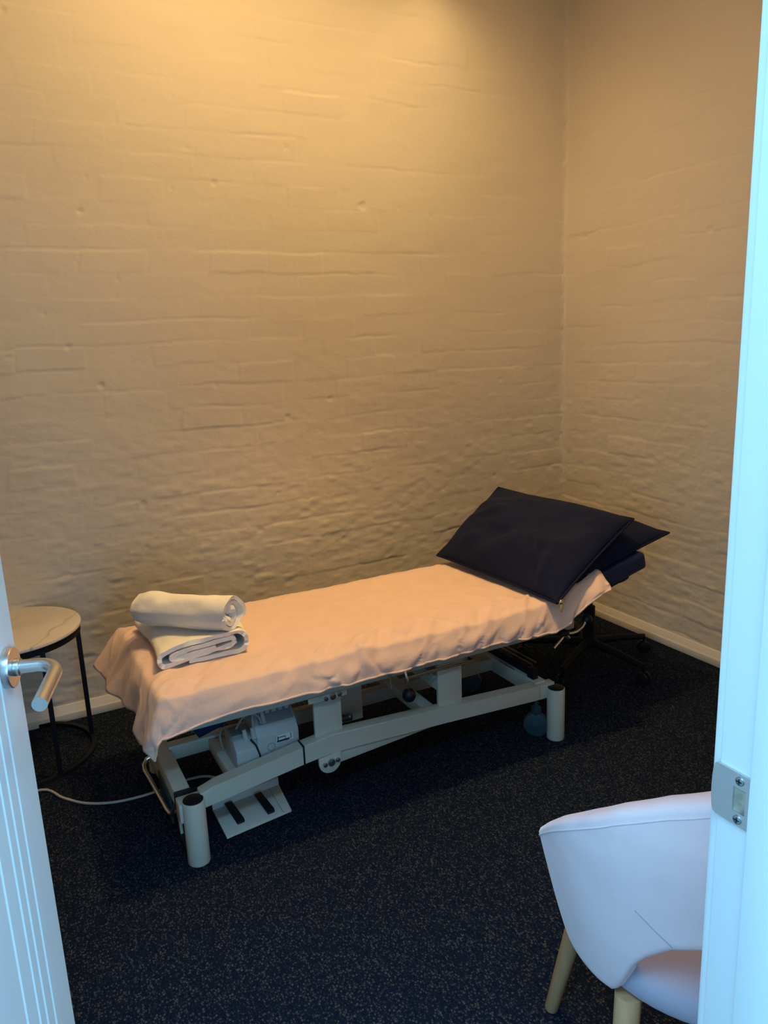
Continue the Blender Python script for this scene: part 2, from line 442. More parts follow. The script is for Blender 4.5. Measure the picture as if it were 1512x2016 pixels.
obj('crossbar', MB().box((.485, 1.98, .158), (.535, 2.46, .200), .004), M['cream'], couch, ang=25)
obj('crossbar', MB().box((1.14, 1.98, .190), (1.185, 2.46, .232), .004), M['cream'], couch, ang=25)
obj('centre_beam', MB().box((.36, 2.235, .160), (1.60, 2.275, .208), .004), M['cream'], couch, ang=25)
# corner gusset plate below the foot crossbar
obj('gusset', MB().prism([(.325, 1.975, .155), (.325, 1.975, .075), (.325, 2.03, .155)], (.008, 0, 0), .001), M['cream'], couch)
obj('gusset', MB().prism([(.325, 2.46, .155), (.325, 2.46, .06), (.325, 2.24, .10), (.325, 2.22, .155)], (.008, 0, 0), .001), M['cream'], couch)
# black seams
obj('rail_seam', MB().box((.697, 1.9425, .188), (.7025, 1.9895, .2525), .001), M['black'], couch)
obj('rail_seam', MB().box((.3205, 1.987, .148), (.3695, 1.992, .2018), .001), M['black'], couch)
for x, y in ((XF, YN), (XHD, YN), (XF, YFAR), (XHD, YFAR)):
    lg = obj('leg', MB().cyl((x, y, 0), (x, y, LEGH), .0315, 40, bev=.002), M['cream'], couch)
    obj('leg_cap', MB().cyl((x, y, LEGH - .0005), (x, y, LEGH + .0025), .0285, 40, bev=.001), M['black'], lg)
for x, y, sx, sy, ang in ((.352, 2.012, 0, 0, .15), (1.605, 1.985, 0, 0, .85), (.36, 2.42, 0, 0, .3), (1.60, 2.40, 0, 0, .95)):
    d = Vector((math.cos(ang + PI / 2), math.sin(ang + PI / 2), 0)); a = Vector((math.cos(ang), math.sin(ang), 0))
    c = Vector((x, y, .045))
    cs = MB().cyl(c - a * .012, c + a * .012, .045, 36, bev=.004)
    w = obj('castor', cs, M['castor'], couch)
    obj('castor_fork', MB().box((x - .014, y - .014, .085), (x + .014, y + .014, .115), .003).cyl((x, y, .11), (x, y, .178), .008, 16), M['castor'], w)
    obj('castor_hub', MB().cyl(c - a * .0145, c + a * .0145, .018, 24, bev=.002), M['castor'], w)
# lift arms: flat posts near and far with cross tubes
def post(x0, x1, z0, z1, y, sk=0., t=.012):
    return MB().prism([(x0, y, z0), (x1, y, z0), (x1 + sk, y, z1), (x0 + sk, y, z1)], (0, t, 0), .0015)
obj('lift_post', post(.748, .838, .225, .402, 1.966), M['cream'], couch, ang=25)
obj('lift_post', post(1.185, 1.277, .215, .402, 1.966), M['cream'], couch, ang=25)
obj('lift_post', post(.90, .985, .18, .43, 2.13), M['cream'], couch, ang=25)
obj('lift_post', post(.748, .838, .225, .402, 2.47), M['cream'], couch, ang=25)
obj('lift_post', post(1.185, 1.277, .215, .402, 2.47), M['cream'], couch, ang=25)
obj('cross_tube', MB().box((1.19, 1.978, .285), (1.23, 2.47, .335), .004), M['cream'], couch, ang=25)
obj('cross_tube', MB().box((.775, 1.978, .32), (.815, 2.47, .37), .004), M['cream'], couch, ang=25)
obj('gusset', MB().prism([(1.275, 2.05, .40), (1.275, 2.05, .22), (1.38, 2.05, .40)], (0, .008, 0), .001), M['cream'], couch)
obj('gusset', MB().prism([(1.30, 2.36, .40), (1.30, 2.36, .215), (1.47, 2.36, .215), (1.47, 2.36, .40)], (0, .03, 0), .002), M['cream'], couch)
# pivot lug with three bolts, under the near rail
lug = MB(); pl = []
for k in range(13):
    t = PI + PI * k / 12
    pl.append((.781 + .036 * math.cos(t), 1.9415, .176 + .036 * math.sin(t)))
pl += [(.817, 1.9415, .203), (.745, 1.9415, .195)]
lug.prism(pl, (0, .008, 0), .001)
lugo = obj('pivot_lug', lug, M['cream'], couch, ang=30)
for dx, rr in ((-.021, .0075), (0, .0115), (.021, .0075)):
    b_ = MB().cyl((.784 + dx, 1.9345, .176 + dx * .12), (.784 + dx, 1.9415, .176 + dx * .12), rr, 6 if rr < .01 else 24, bev=.0012)
    b_.cyl((.784 + dx, 1.9325, .176 + dx * .12), (.784 + dx, 1.9345, .176 + dx * .12), rr * .55, 16)
    obj('bolt', b_, M['bolt'], lugo)
obj('lower_link', MB().prism([(.815, 1.955, .20), (.815, 1.955, .156), (1.16, 1.955, .180), (1.16, 1.955, .195)], (0, .02, 0), .002), M['cream'], couch)
# upper frame
obj('top_frame', MB().box((.33, 1.938, .400), (1.735, 1.972, .438), .003).box((.33, 2.465, .400), (1.735, 2.50, .438), .003)
    .box((.33, 1.972, .400), (.37, 2.465, .438), .003).box((1.69, 1.972, .400), (1.735, 2.465, .438), .003), M['cream'], couch, ang=25)
obj('pivot_plate', MB().box((.720, 1.932, .386), (.845, 1.938, .404), .002), M['cream'], couch, ang=25)
for dx, rr in ((-.022, .007), (0, .010), (.022, .007)):
    obj('bolt', MB().cyl((.797 + dx, 1.9265, .394 + dx * .1), (.797 + dx, 1.9325, .394 + dx * .1), rr, 20, bev=.001), M['bolt'], couch)
obj('bolt', MB().cyl((.905, 2.122, .205), (.93, 2.10, .215), .012, 18, bev=.002), M['bolt'], couch)
# mattress: flat section and raised head section, navy vinyl
def slab(lo, hi, bev=.016, mtx=None):
    m_ = MB(); g = bmesh.ops.create_cube(m_.bm, size=1)
    lo, hi = Vector(lo), Vector(hi); c = (lo + hi) / 2; d = hi - lo
    for v in g['verts']: v.co = Vector((v.co.x * d.x, v.co.y * d.y, v.co.z * d.z)) + c
    bmesh.ops.bevel(m_.bm, geom=list(m_.bm.edges), offset=bev, segments=4, profile=.5, affect='EDGES')
    if mtx is not None:
        for v in m_.bm.verts: v.co = mtx @ v.co
    return m_
obj('mattress', slab((.30, 1.935, .438), (1.60, 2.545, .512)), M['vinyl'], couch, ang=60)
hinge = Vector((1.61, 0, .448))
def tilt(a): return Matrix.Translation(hinge) @ Matrix.Rotation(-a, 4, 'Y') @ Matrix.Translation(-hinge)
HA = math.radians(13.5)
hs = obj('head_section', slab((1.612, 1.935, .448), (2.095, 2.545, .515), mtx=tilt(HA)), M['vinyl'], couch, ang=60)
obj('head_frame', MB().box((1.63, 1.97, .425), (2.03, 2.0, .447), .003, tilt(HA)).box((1.63, 2.47, .425), (2.03, 2.50, .447), .003, tilt(HA)).box((2.0, 1.97, .425), (2.03, 2.5, .447), .003, tilt(HA)), M['blackm'], couch)
# navy corner flap of the foot cover, showing below the towel
fl = MB()
fl.prism([(.355, 1.975, .437), (.535, 1.975, .437), (.520, 1.975, .400), (.465, 1.975, .368), (.405, 1.975, .352)], (0, .02, 0), .003)
obj('mattress_cover_flap', fl, M['vinyl'], couch)
obj('strap', MB().box((.615, 2.16, .20), (.633, 2.166, .445), .001, Matrix.Translation((.62, 2.16, .3)) @ Matrix.Rotation(math.radians(6), 4, 'Y') @ Matrix.Translation((-.62, -2.16, -.3))), M['blueplastic'], couch)
# release lever with ball knob, and linkage rods
lv = obj('release_lever', MB().tube([(1.035, 1.925, .435), (1.035, 1.912, .42), (1.038, 1.906, .395), (1.042, 1.905, .355)], .0045, 12), M['chrome'], couch)
obj('ball_knob', MB().ball((1.042, 1.905, .343), .0215, (1, 1, 1.05)), M['black'], lv)
obj('linkage_rod', MB().tube([(1.04, 1.914, .398), (1.265, 1.93, .393)], .0035, 10), M['bolt'], couch)
obj('linkage_rod', MB().tube([(1.04, 1.93, .386), (1.27, 1.935, .383)], .0035, 10), M['bolt'], couch)
obj('linkage_rod', MB().tube([(.985, 1.918, .43), (.985, 1.912, .375)], .0035, 10), M['bolt'], couch)
obj('linkage_rod', MB().tube([(.78, 2.2, .30), (1.15, 2.2, .33)], .006, 10), M['blackm'], couch)
# crank handle under the head end
ck = MB()
ck.tube([(1.60, 1.885, .375), (1.632, 1.885, .400), (1.650, 1.89, .414)], .0052, 12)
ck.tube([(1.650, 1.89, .414), (1.69, 1.90, .404), (1.715, 1.905, .402), (1.745, 1.91, .412), (1.765, 1.92, .421)], .0062, 12)
ck.tube([(1.650, 1.89, .414), (1.668, 1.89, .395)], .006, 12)
cko = obj('crank_handle', ck, M['chrome'], couch)
obj('clamp', MB().box((1.63, 1.882, .408), (1.665, 1.94, .425), .003), M['black'], cko)
obj('knob', MB().ball((1.785, 1.93, .425), .02), M['black'], cko)
# black channel lying along the head crossbar
ch = MB()
ch.box((1.610, 2.03, .214), (1.616, 2.46, .244), .001).box((1.610, 2.03, .2132), (1.640, 2.46, .2175), .001)
ch.box((1.598, 1.995, .2134), (1.622, 2.03, .252), .002)
cho = obj('channel', ch, M['black'], couch)
obj('channel_rod', MB().tube([(1.622, 2.03, .254), (1.622, 2.46, .254)], .003, 8), M['bolt'], cho)
obj('channel_rod', MB().tube([(1.640, 2.03, .258), (1.640, 2.46, .258)], .003, 8), M['bolt'], cho)
obj('sticker', MB().box((1.594, 2.10, .2132), (1.599, 2.20, .2136)), M['redink'], couch, smooth=False, label='small red printed warning strip')
# brake pedal bar, chrome loop hanging off the foot crossbar, castor-pedal
pb = MB()
pb.tube([(.322, 2.28, .172), (.298, 2.28, .165), (.286, 2.272, .152), (.284, 2.25, .146), (.296, 2.14, .134), (.306, 2.045, .120), (.310, 2.025, .117), (.314, 2.012, .121), (.318, 2.005, .135), (.326, 1.998, .165)], .0068, 14)
pbo = obj('brake_bar', pb, M['chrome'], couch)
obj('brake_plate', MB().box((.318, 2.05, .065), (.324, 2.22, .152), .002), M['castor'], couch)
# motor control box
cb = MB()
pf = [(2.005, .165), (2.005, .283), (2.030, .313), (2.065, .338), (2.105, .343), (2.13, .325), (2.14, .28), (2.14, .165)]
pf2 = []
cb.prism([(.578, y, z) for y, z in pf], (.132, 0, 0), .004)
cbo = obj('control_box', cb, M['box'], couch, ang=28)
sb = MB().prism([(.511, y, z) for y, z in [(2.0, .165), (2.0, .258), (2.03, .283), (2.12, .287), (2.12, .165)]], (.070, 0, 0), .004)
obj('battery_box', sb, M['box'], cbo, ang=28)
obj('socket_panel', MB().prism([(.595, 2.026, .3130), (.595, 2.064, .3410), (.595, 2.068, .3365), (.595, 2.030, .3090)], (.108, 0, 0), .0005), M['boxd'], cbo)
obj('socket_panel', MB().box((.518, 2.05, .2835), (.551, 2.11, .2880), .001), M['boxd'], cbo)
for k in range(5):
    obj('socket', MB().box((.602 + .021 * k, 2.052, .325), (.616 + .021 * k, 2.075, .350), .002), M['box'], cbo)
obj('rating_label', MB().box((.636, 2.0022, .254), (.690, 2.0048, .278)), M['label'], cbo, smooth=False, label='small pale rating label with dark bar')
obj('label_print', MB().box((.638, 2.0016, .2555), (.677, 2.0024, .2610)).box((.640, 2.0016, .2605), (.643, 2.0024, .274)).box((.642, 2.0016, .269), (.665, 2.0024, .2712)).box((.664, 2.0016, .2605), (.6655, 2.0024, .2712)).box((.6765, 2.0016, .2595), (.683, 2.0024, .2610)).box((.6815, 2.0016, .2605), (.6835, 2.0024, .276)), M['ink'], cbo, smooth=False)
ri = MB()
ri.tube([(.620 + .012 * math.cos(t), 2.0042, .246 + .012 * math.sin(t)) for t in np.linspace(0, 2 * PI, 25)], .0012, 8)
obj('embossed_ring', ri, M['boxd'], cbo)
for a_, b_, c_, d_ in (((.575, 2.02, .300), (.572, 2.03, .36), (.585, 2.06, .385), (.64, 2.10, .343)),
                       ((.60, 2.025, .32), (.595, 2.02, .36), (.565, 2.05, .375), (.54, 2.09, .287)),
                       ((.65, 2.08, .343), (.66, 2.08, .385), (.69, 2.12, .39), (.73, 2.16, .34)),
                       ((.52, 2.11, .286), (.505, 2.16, .28), (.50, 2.18, .22), (.515, 2.14, .19))):
    P_ = [Vector(q) for q in (a_, b_, c_, d_)]
    pts = [P_[0] * (1 - t) ** 3 + P_[1] * 3 * t * (1 - t) ** 2 + P_[2] * 3 * t * t * (1 - t) + P_[3] * t ** 3 for t in np.linspace(0, 1, 14)]
    obj('cable', MB().tube(pts, .0035, 10), M['cable'], cbo)
for x_, y_, z_ in ((.575, 2.022, .280), (.612, 2.035, .315), (.552, 2.03, .276)):
    obj('plug', MB().cyl((x_, y_, z_), (x_ - .004, y_ + .004, z_ + .034), .0095, 18, .0055), M['box'], cbo)
obj('cable', MB().tube([(.560, 2.012, .285), (.572, 2.000, .268), (.581, 1.9985, .235), (.588, 1.9985, .185)], .0028, 8), M['black'], cbo)

# foot switch on the carpet
fs = thing('foot_switch', 'cream metal foot switch plate with two black pedals on the carpet under the couch', 'foot switch', (.565, 2.06, 0))
q = [(.455, 1.978), (.668, 2.005), (.678, 2.150), (.452, 2.125)]
obj('base_plate', MB().prism([(x, y, .008 if k < 2 else .016) for k, (x, y) in enumerate(q)], (0, 0, .007), .0012), M['plate'], fs)
obj('base_plate_upstand', MB().prism([(.452, 2.118, .016), (.678, 2.143, .016), (.678, 2.147, .046), (.452, 2.122, .046)], (0, .006, 0), .0012), M['plate'], fs)
for sx in (.487, .583):
    obj('pedal', MB().prism([(sx + .012, 2.015, .0165), (sx + .036, 2.018, .0165), (sx + .037, 2.028, .020), (sx + .026, 2.118, .030), (sx + .002, 2.115, .030)], (0, 0, .006), .002), M['black'], fs)
obj('seam_line', MB().prism([(.640, 2.003, .0166), (.6415, 2.003, .0166), (.6425, 2.14, .0236), (.641, 2.14, .0236)], (0, 0, .0006)), M['boxd'], fs, smooth=False)

# power cable on the carpet
def bez(pts, n=60):
    P_ = np.array(pts, float); t = np.linspace(0, 1, n); k = len(P_)
    # Catmull-Rom through the points
    Q = np.vstack([2 * P_[0] - P_[1], P_, 2 * P_[-1] - P_[-2]]); out = []
    for s_ in t * (k - 1):
        i = min(int(s_), k - 2); f = s_ - i; a, b, c, d = Q[i:i + 4]
        out.append(.5 * ((2 * b) + (-a + c) * f + (2 * a - 5 * b + 4 * c - d) * f ** 2 + (-a + 3 * b - 3 * c + d) * f ** 3))
    return [tuple(v) for v in out]
tag(obj('power_cable', MB().tube(bez([(-.40, 2.50, .005), (-.18, 2.535, .005), (-.012, 2.559, .005), (.05, 2.47, .005), (.11, 2.40, .005), (.18, 2.36, .005), (.25, 2.345, .005), (.33, 2.345, .005), (.43, 2.36, .005), (.50, 2.34, .005), (.56, 2.25, .006)]), .0042, 12), M['cable']),
    'thin pale grey power cable trailing over the dark carpet left of the couch', 'cable')

# ------------------------------------------------------------------ peach towel over the couch
def couch_towel():
    nu, nv = 220, 150
    P = np.zeros((nu, nv, 3))
    u = np.linspace(0, 1, nu)[:, None]; v = np.linspace(0, 1, nv)[None, :]
    # arclength coordinates: along the couch from the hanging foot hem to the pillows
    Lx0 = .135                                   # foot overhang
    sx = u * 1.675 - Lx0                         # 0 at the foot edge of the mattress
    FAR, TOP, NEAR = .05, .585, .088
    sv = v * (FAR + TOP + NEAR) - FAR
    top = .5195
    yfar, ynear = 2.545, 1.932
    y = np.where(sv < 0, yfar + .006 + 0 * sv, yfar - sv * (yfar - ynear) / TOP)
    d_far = np.clip(-sv, 0, None); d_near = np.clip(sv - TOP, 0, None)
    sh_near = sstep(TOP - .055, TOP + .03, sv)
    y = np.where(sv > TOP, ynear - .004 - .022 * (1 - np.exp(-d_near / .04)) - .12 * d_near, y)
    d_ft = np.clip(-sx, 0, None)
    # how far the foot flap stands away from the couch: far corner flares, near corner hangs straight
    flare = .30 + .42 * sstep(.45, .0, v) - .12 * sstep(.72, 1., v)
    x = np.where(sx < 0, .300 - .010 * (1 - np.exp(-d_ft / .03)) - flare * d_ft, .300 + sx + 0 * v)
    drop = np.hypot(d_ft * (.92 - .10 * sstep(.45, 0, v)) , np.hypot(d_near * .86, d_far * .98))
    rnd = .010 * np.maximum(sstep(.05, -.02, sx), np.maximum(sh_near, sstep(.05, -.02, sv)))
    rise = np.clip(x - 1.60, 0, None) * math.tan(HA) * .95
    X = x + 0 * v; Y = y + 0 * u; Z = top - drop - rnd + rise
    a = v * (FAR + TOP + NEAR)
    uu = sx
    fw_ = sstep(0, .1, d_ft)
    X = X + d_ft * (.09 * np.sin(a * 17 + .4) + .05 * np.sin(a * 41 + 2)) * fw_
    Z = Z + d_ft * .07 * np.sin(a * 13 + 2.2) * sstep(.95, .8, v)
    nearw = sstep(0, .06, d_near)
    hem = .003 * np.sin(uu * 7 + .6) + .0018 * np.sin(uu * 19)
    Y = Y + nearw * hem
    Z = Z + d_near * (.10 * sstep(.0, .25, uu) * sstep(.6, .3, uu) - .10 * sstep(1.0, 1.4, uu))
    # wrinkles: mostly the near shoulder
    U2 = np.broadcast_to(uu, X.shape); V2 = np.broadcast_to(a, X.shape)
    w1 = vnoise(U2 * 7, V2 * 8, 31); w2 = vnoise(U2 * 24 + V2 * 16, V2 * 9 - U2 * 4, 32); w3 = vnoise(U2 * 42 + V2 * 30, V2 * 26, 33)
    rg = 1 - np.abs(vnoise(U2 * 13 + V2 * 12, V2 * 7 - U2 * 5, 34)) * 1.5; rg = np.clip(rg, 0, 1) ** 2
    edge = sstep(TOP - .15, TOP - .03, sv) + .0 * u
    footf = np.exp(-((uu - .03) / .08) ** 2) + 0 * v
    amp = .0019 + .0078 * edge * (.5 + .5 * sstep(.2, .6, uu)) + .0022 * footf
    Z = Z - d_near * .22 * sstep(.17, -.02, uu) + d_ft * .16 * sstep(.80, 1., v)
    wr = (w1 * .35 + w2 * .40 + w3 * .22 + (rg - .4) * 1.1) * amp
    Z = Z + wr * (1 - .75 * nearw) + np.abs(amp) * .7
    Y = Y - np.abs(wr) * 1.0 * nearw - .003 * nearw
    X = X - np.abs(wr) * .8 * sstep(0, .05, d_ft)
    # broad long folds on top near the white towels
    Z = Z + .003 * np.exp(-(((uu - .36) - (a - .3) * .5) / .02) ** 2) * sstep(.1, .3, a) * sstep(.62, .45, a)
    # near head corner: cloth tucked up round the raised section, ending in a rounded tongue
    tuck = sstep(1.30, 1.54, uu)
    Z = Z + tuck * (d_near * .55 + .012 * edge) + 0
    Y = Y - tuck * d_near * .18
    cut = .16 * tuck ** 2
    P[..., 0] = X; P[..., 1] = Y; P[..., 2] = Z
    return P
Pt = couch_towel()
tw = MB(); tw.grid(Pt)
two = obj('couch_towel', tw, M['pink'], ang=180)
tag(two, 'large peach bath towel spread over the couch and hanging over its edges', 'towel')
sm = two.modifiers.new('Solidify', 'SOLIDIFY'); sm.thickness = .004; sm.offset = 1
# stitched hem along the near edge
hm = MB(); hm.tube([Vector(Pt[i, -1]) + Vector((0, -.003, .002)) for i in range(0, Pt.shape[0], 2)], .0035, 8)
hemo = obj('hem', hm, M['pink'], two)

# ------------------------------------------------------------------ white towels
TOPZ = .527
def fold_profile():
    """flattened spiral in x-z, centre line of the cloth"""
    t = .0145
    pts = []
    def arc(cx, cz, r, a0, a1, n=9):
        for k in range(n + 1):
            a = a0 + (a1 - a0) * k / n
            pts.append((cx + r * math.cos(a), cz + r * math.sin(a)))
    pts += [(.165, .0345), (.12, .0315), (.07, .0255)]
    pts += [(.045, .0235), (.034, .0285), (.040, .0365)]
    pts += [(.08, .0430), (.14, .0490), (.195, .0535)]
    arc(.215, .0435, .0105, PI / 2, -PI / 2, 6)
    pts += [(.17, .0255), (.11, .0200), (.06, .0140), (.03, .0105)]
    arc(.020, .0280, .0195, -PI / 2, -1.42 * PI)
    pts += [(.045, .0560), (.10, .0625), (.17, .0670), (.215, .0685)]
    arc(.233, .0378, .0308, PI / 2 - .1, -PI / 2, 9)
    pts += [(.20, .0070), (.14, .0055), (.09, .0050)]
    return pts, t
def smooth2(pts, it=2):
    P_ = np.array(pts, float)
    for _ in range(it):
        Q = np.empty((len(P_) * 2 - 2, 2)); Q[0::2] = P_[:-1] * .75 + P_[1:] * .25; Q[1::2] = P_[:-1] * .25 + P_[1:] * .75
        P_ = np.vstack([P_[:1], Q, P_[-1:]])
    return P_
def ribbon(path2, t, place, ny, wob):
    """cloth ribbon: closed outline round a centre line, swept along the second axis"""
    P_ = path2; T = np.gradient(P_, axis=0); T /= np.linalg.norm(T, axis=1)[:, None] + 1e-9
    N = np.stack([-T[:, 1], T[:, 0]], 1)
    outl = np.vstack([P_ + N * t * .46, (P_[-1:] + T[-1:] * t * .35), (P_ - N * t * .46)[::-1], (P_[:1] - T[:1] * t * .35)])
    out = np.zeros((len(outl), ny, 3))
    for j in range(ny):
        s_ = j / (ny - 1)
        out[:, j] = place(outl, s_, wob)
    m_ = MB(); V = m_.grid(out, closed_u=True)
    for j in (0, ny - 1):
        n_ = len(P_); L_ = [V[i][j] for i in range(n_)]; R_ = [V[2 * n_ - i][j] for i in range(n_)]
        for i in range(n_ - 1):
            try: m_.bm.faces.new((L_[i], L_[i + 1], R_[i + 1], R_[i]))
            except ValueError: pass
        try:
            m_.bm.faces.new((L_[-1], V[n_][j], R_[-1])); m_.bm.faces.new((R_[0], V[len(outl) - 1][j], L_[0]))
        except ValueError: pass
    return m_
fp, ft = fold_profile()
fp2 = smooth2(fp, 2)
def place_fold(o, s_, wob):
    x = o[:, 0]; z = o[:, 1]
    yy = 2.092 + .37 * s_
    k = 1 + .0 * s_
    xx = .338 + x * .985 + .012 * s_ + .012 * math.sin(s_ * 4)
    edge = sstep(0, .05, s_) * sstep(1, .95, s_)
    n1 = vnoise(x * 22 + 3, np.full_like(x, s_ * 7.), 41) * .0022
    zz = TOPZ + np.maximum(z, .0005) * (1 - .16 * sstep(.0, .25, s_)) + np.where(z > .02, n1, 0)
    # near edge of the cloth layers is not quite flush
    y2 = yy + .004 * vnoise(x * 30, z * 160, 42) * (1 - s_)
    return np.stack([xx, y2, zz], 1)
fo = obj('folded_towel', ribbon(fp2, ft, place_fold, 40, 0), M['terry'], ang=55)
tag(fo, 'white towel folded into a thick pad at the foot end, under the rolled towel', 'towel')
# rolled towel
th_ = np.linspace(.0, 2 * PI * 3.4, 170)
rr_ = .009 + .0125 * th_ / (2 * PI) + .0012 * np.sin(th_ * 2.3)
rp = np.stack([rr_ * np.cos(-th_ + 2.2), rr_ * np.sin(-th_ + 2.2) * .97], 1)
RA, RB = Vector((.346, 2.365, 0)), Vector((.560, 2.105, 0))
rax = (RB - RA).normalized(); rperp = Vector((-rax.y, rax.x, 0)); RLEN = (RB - RA).length
def place_roll(o, s_, wob):
    a = np.arctan2(o[:, 1], o[:, 0]); r = np.hypot(o[:, 0], o[:, 1])
    k = .95 + .09 * s_ + .03 * math.sin(s_ * 5 + .5) - .10 * sstep(.12, 0, s_) + .025 * math.sin(s_ * 11)
    rr = r * k + .0022 * vnoise(a * 1.6 + 9, np.full_like(a, s_ * 6.), 45) * (r / .055)
    px = rr * np.cos(a); pz = rr * np.sin(a)
    pz = np.maximum(pz, -.044)
    ax = s_ * RLEN + .012 * (s_ - .5) * np.cos(a * 2) * 0 + .007 * vnoise(r * 60, a * .8 + 5, 46) * (s_ - .5) * 2 - .12 * np.clip(.040 - r, 0, 1) * float(sstep(.8, 1., np.float64(s_)))
    base = np.array([RA.x, RA.y, 0])[None] + ax[:, None] * np.array(rax)[None] + px[:, None] * np.array(rperp)[None]
    base[:, 2] = TOPZ + .059 + .044 + .017 * s_ + pz
    return base
ro = obj('rolled_towel', ribbon(rp, .0122, place_roll, 46, 0), M['terry'], ang=55)
tag(ro, 'white towel rolled into a tube lying on top of the folded towel', 'towel')

# ------------------------------------------------------------------ pillows
def pillow(name, corners, th, label, seed, crease=1.5, mats='navy', bend=0.):
    """corners: near-bottom, far-bottom, far-top, near-top; inflated bag with pinched seam"""
    A, B, C_, D_ = [np.array(c, float) for c in corners]
    n = 64
    u = np.linspace(0, 1, n)[:, None]; v = np.linspace(0, 1, n)[None, :]
    base = (A[None, None] * ((1 - u) * (1 - v))[..., None] + B[None, None] * (u * (1 - v))[..., None] + C_[None, None] * (u * v)[..., None] + D_[None, None] * ((1 - u) * v)[..., None])
    nrm = np.cross(B - A, D_ - A); nrm /= np.linalg.norm(nrm)
    if nrm[2] < 0: nrm = -nrm
    f = (np.clip(1 - np.abs(2 * u - 1) ** 2.6, 0, 1) * np.clip(1 - np.abs(2 * v - 1) ** 2.6, 0, 1)) ** .62
    # edges pull in between the corners
    cu, cv = (A + B + C_ + D_) / 4, None
    pin = .012
    e1 = (4 * u * (1 - u)); e2 = (4 * v * (1 - v))
    dirU = (B - A); dirV = (D_ - A)
    sh_ = (-(2 * u - 1) * np.abs(2 * u - 1) ** 3 * e2 * pin)[..., None] * dirU + (-(2 * v - 1) * np.abs(2 * v - 1) ** 3 * e1 * pin)[..., None] * dirV
    base = base + sh_
    wr = .010 * crease * vnoise(u * 3.2 + 0 * v + seed, v * 3.2 + 0 * u, seed) + .0045 * crease * vnoise(u * 8 + v * 4, v * 9 + 0 * u, seed + 1)
    fold = np.exp(-((u - .14 - .10 * v) / .02) ** 2) * sstep(.0, .15, v) * sstep(.55, .2, v) * .012 - np.exp(-((u - .19 - .12 * v) / .018) ** 2) * sstep(.0, .15, v) * sstep(.5, .2, v) * .010
    fold2 = np.exp(-((u - .10 - .55 * v) / .03) ** 2) * sstep(.0, .1, v) * sstep(.75, .3, v) * .008
    fold = fold + fold2 - .7 * np.exp(-((u - .16 - .62 * v) / .03) ** 2) * sstep(.0, .1, v) * sstep(.7, .3, v) * .008
    top = base + nrm * ((f * th * .62 + (wr + fold * crease) * f)[..., None])
    bot = base - nrm * ((f * th * .38)[..., None])
    sag = bend * (e1 * e2)[..., None] * np.array([0, 0, -1.])
    top = top + sag; bot = bot + sag
    m_ = MB(); Vt = m_.grid(top); Vb = m_.grid(bot)
    bmesh.ops.remove_doubles(m_.bm, verts=m_.bm.verts, dist=.0004)
    o = obj(name, m_, M[mats], ang=180)
    tag(o, label, 'pillow', None)
    # flat seam round the edge
    ring = [top[i, 0] for i in range(n)] + [top[-1, j] for j in range(1, n)] + [top[i, -1] for i in range(n - 2, -1, -1)] + [top[0, j] for j in range(n - 2, 0, -1)]
    ring = [Vector(p) for p in ring]; ring.append(ring[0].copy())
    obj('seam', MB().tube(ring, .0042, 8, cap=False), M[mats], o)
    return o
p1 = pillow('pillow', [(1.600, 1.872, .540), (1.545, 2.545, .556), (1.845, 2.535, .800), (2.020, 1.955, .752)], .13,
            'front navy pillow with a gold zip pull, leaning on the pillow behind it', 61)
zc_ = Vector((1.608, 1.862, .545))
z_ = MB().ball(zc_, .0075, (1, .7, 1.3)).tube([zc_ + Vector((0, -.002, -.004)), zc_ + Vector((-.004, -.005, -.02)), zc_ + Vector((-.004, -.004, -.030))], .0034, 8)
obj('zip_pull', z_, M['gold'], p1)
p2 = pillow('pillow', [(1.70, 1.935, .560), (1.68, 2.53, .560), (2.13, 2.53, .70), (2.215, 1.965, .668)], .14,
            'rear navy pillow lying on the raised headrest, mostly hidden behind the front pillow', 75, .7)

# ------------------------------------------------------------------ marble side table
tbx, tby, tr = -.035, 2.822, .238
tb = thing('side_table', 'round side table with pale marble top on black tubular legs beside the open door', 'side table', (tbx, tby, 0))
top = MB(); zt = .492
prof_ = [(.0, zt - .014), (tr - .006, zt - .014), (tr - .001, zt - .011), (tr, zt - .006), (tr - .002, zt - .001), (tr - .007, zt)]
top.ringtube([(tbx, tby, z) for r_, z in prof_[1:]], [r_ for r_, z in prof_[1:]], 72)
obj('table_top', top, M['marble'], tb)
def hoop(r, z, w, h_):
    m_ = MB(); n = 72; rings = []
    for k in range(n):
        a = 2 * PI * k / n; c, s_ = math.cos(a), math.sin(a)
        rings.append([m_.bm.verts.new((tbx + rr * c, tby + rr * s_, zz)) for rr, zz in ((r - w, z), (r, z), (r, z + h_), (r - w, z + h_))])
    for k in range(n):
        for j in range(4):
            m_.bm.faces.new((rings[k][j], rings[k][(j + 1) % 4], rings[(k + 1) % n][(j + 1) % 4], rings[(k + 1) % n][j]))
    return m_
obj('top_ring', hoop(tr - .006, zt - .036, .016, .022), M['blackm'], tb)
obj('floor_ring', hoop(tr - .004, .0005, .016, .014), M['blackm'], tb)
for a in (math.radians(8), math.radians(-66), math.radians(132), math.radians(206)):
    c = Vector((tbx + (tr - .013) * math.cos(a), tby + (tr - .013) * math.sin(a), 0))
    obj('leg', MB().box((c.x - .008, c.y - .008, .012), (c.x + .008, c.y + .008, zt - .03), .001), M['blackm'], tb)

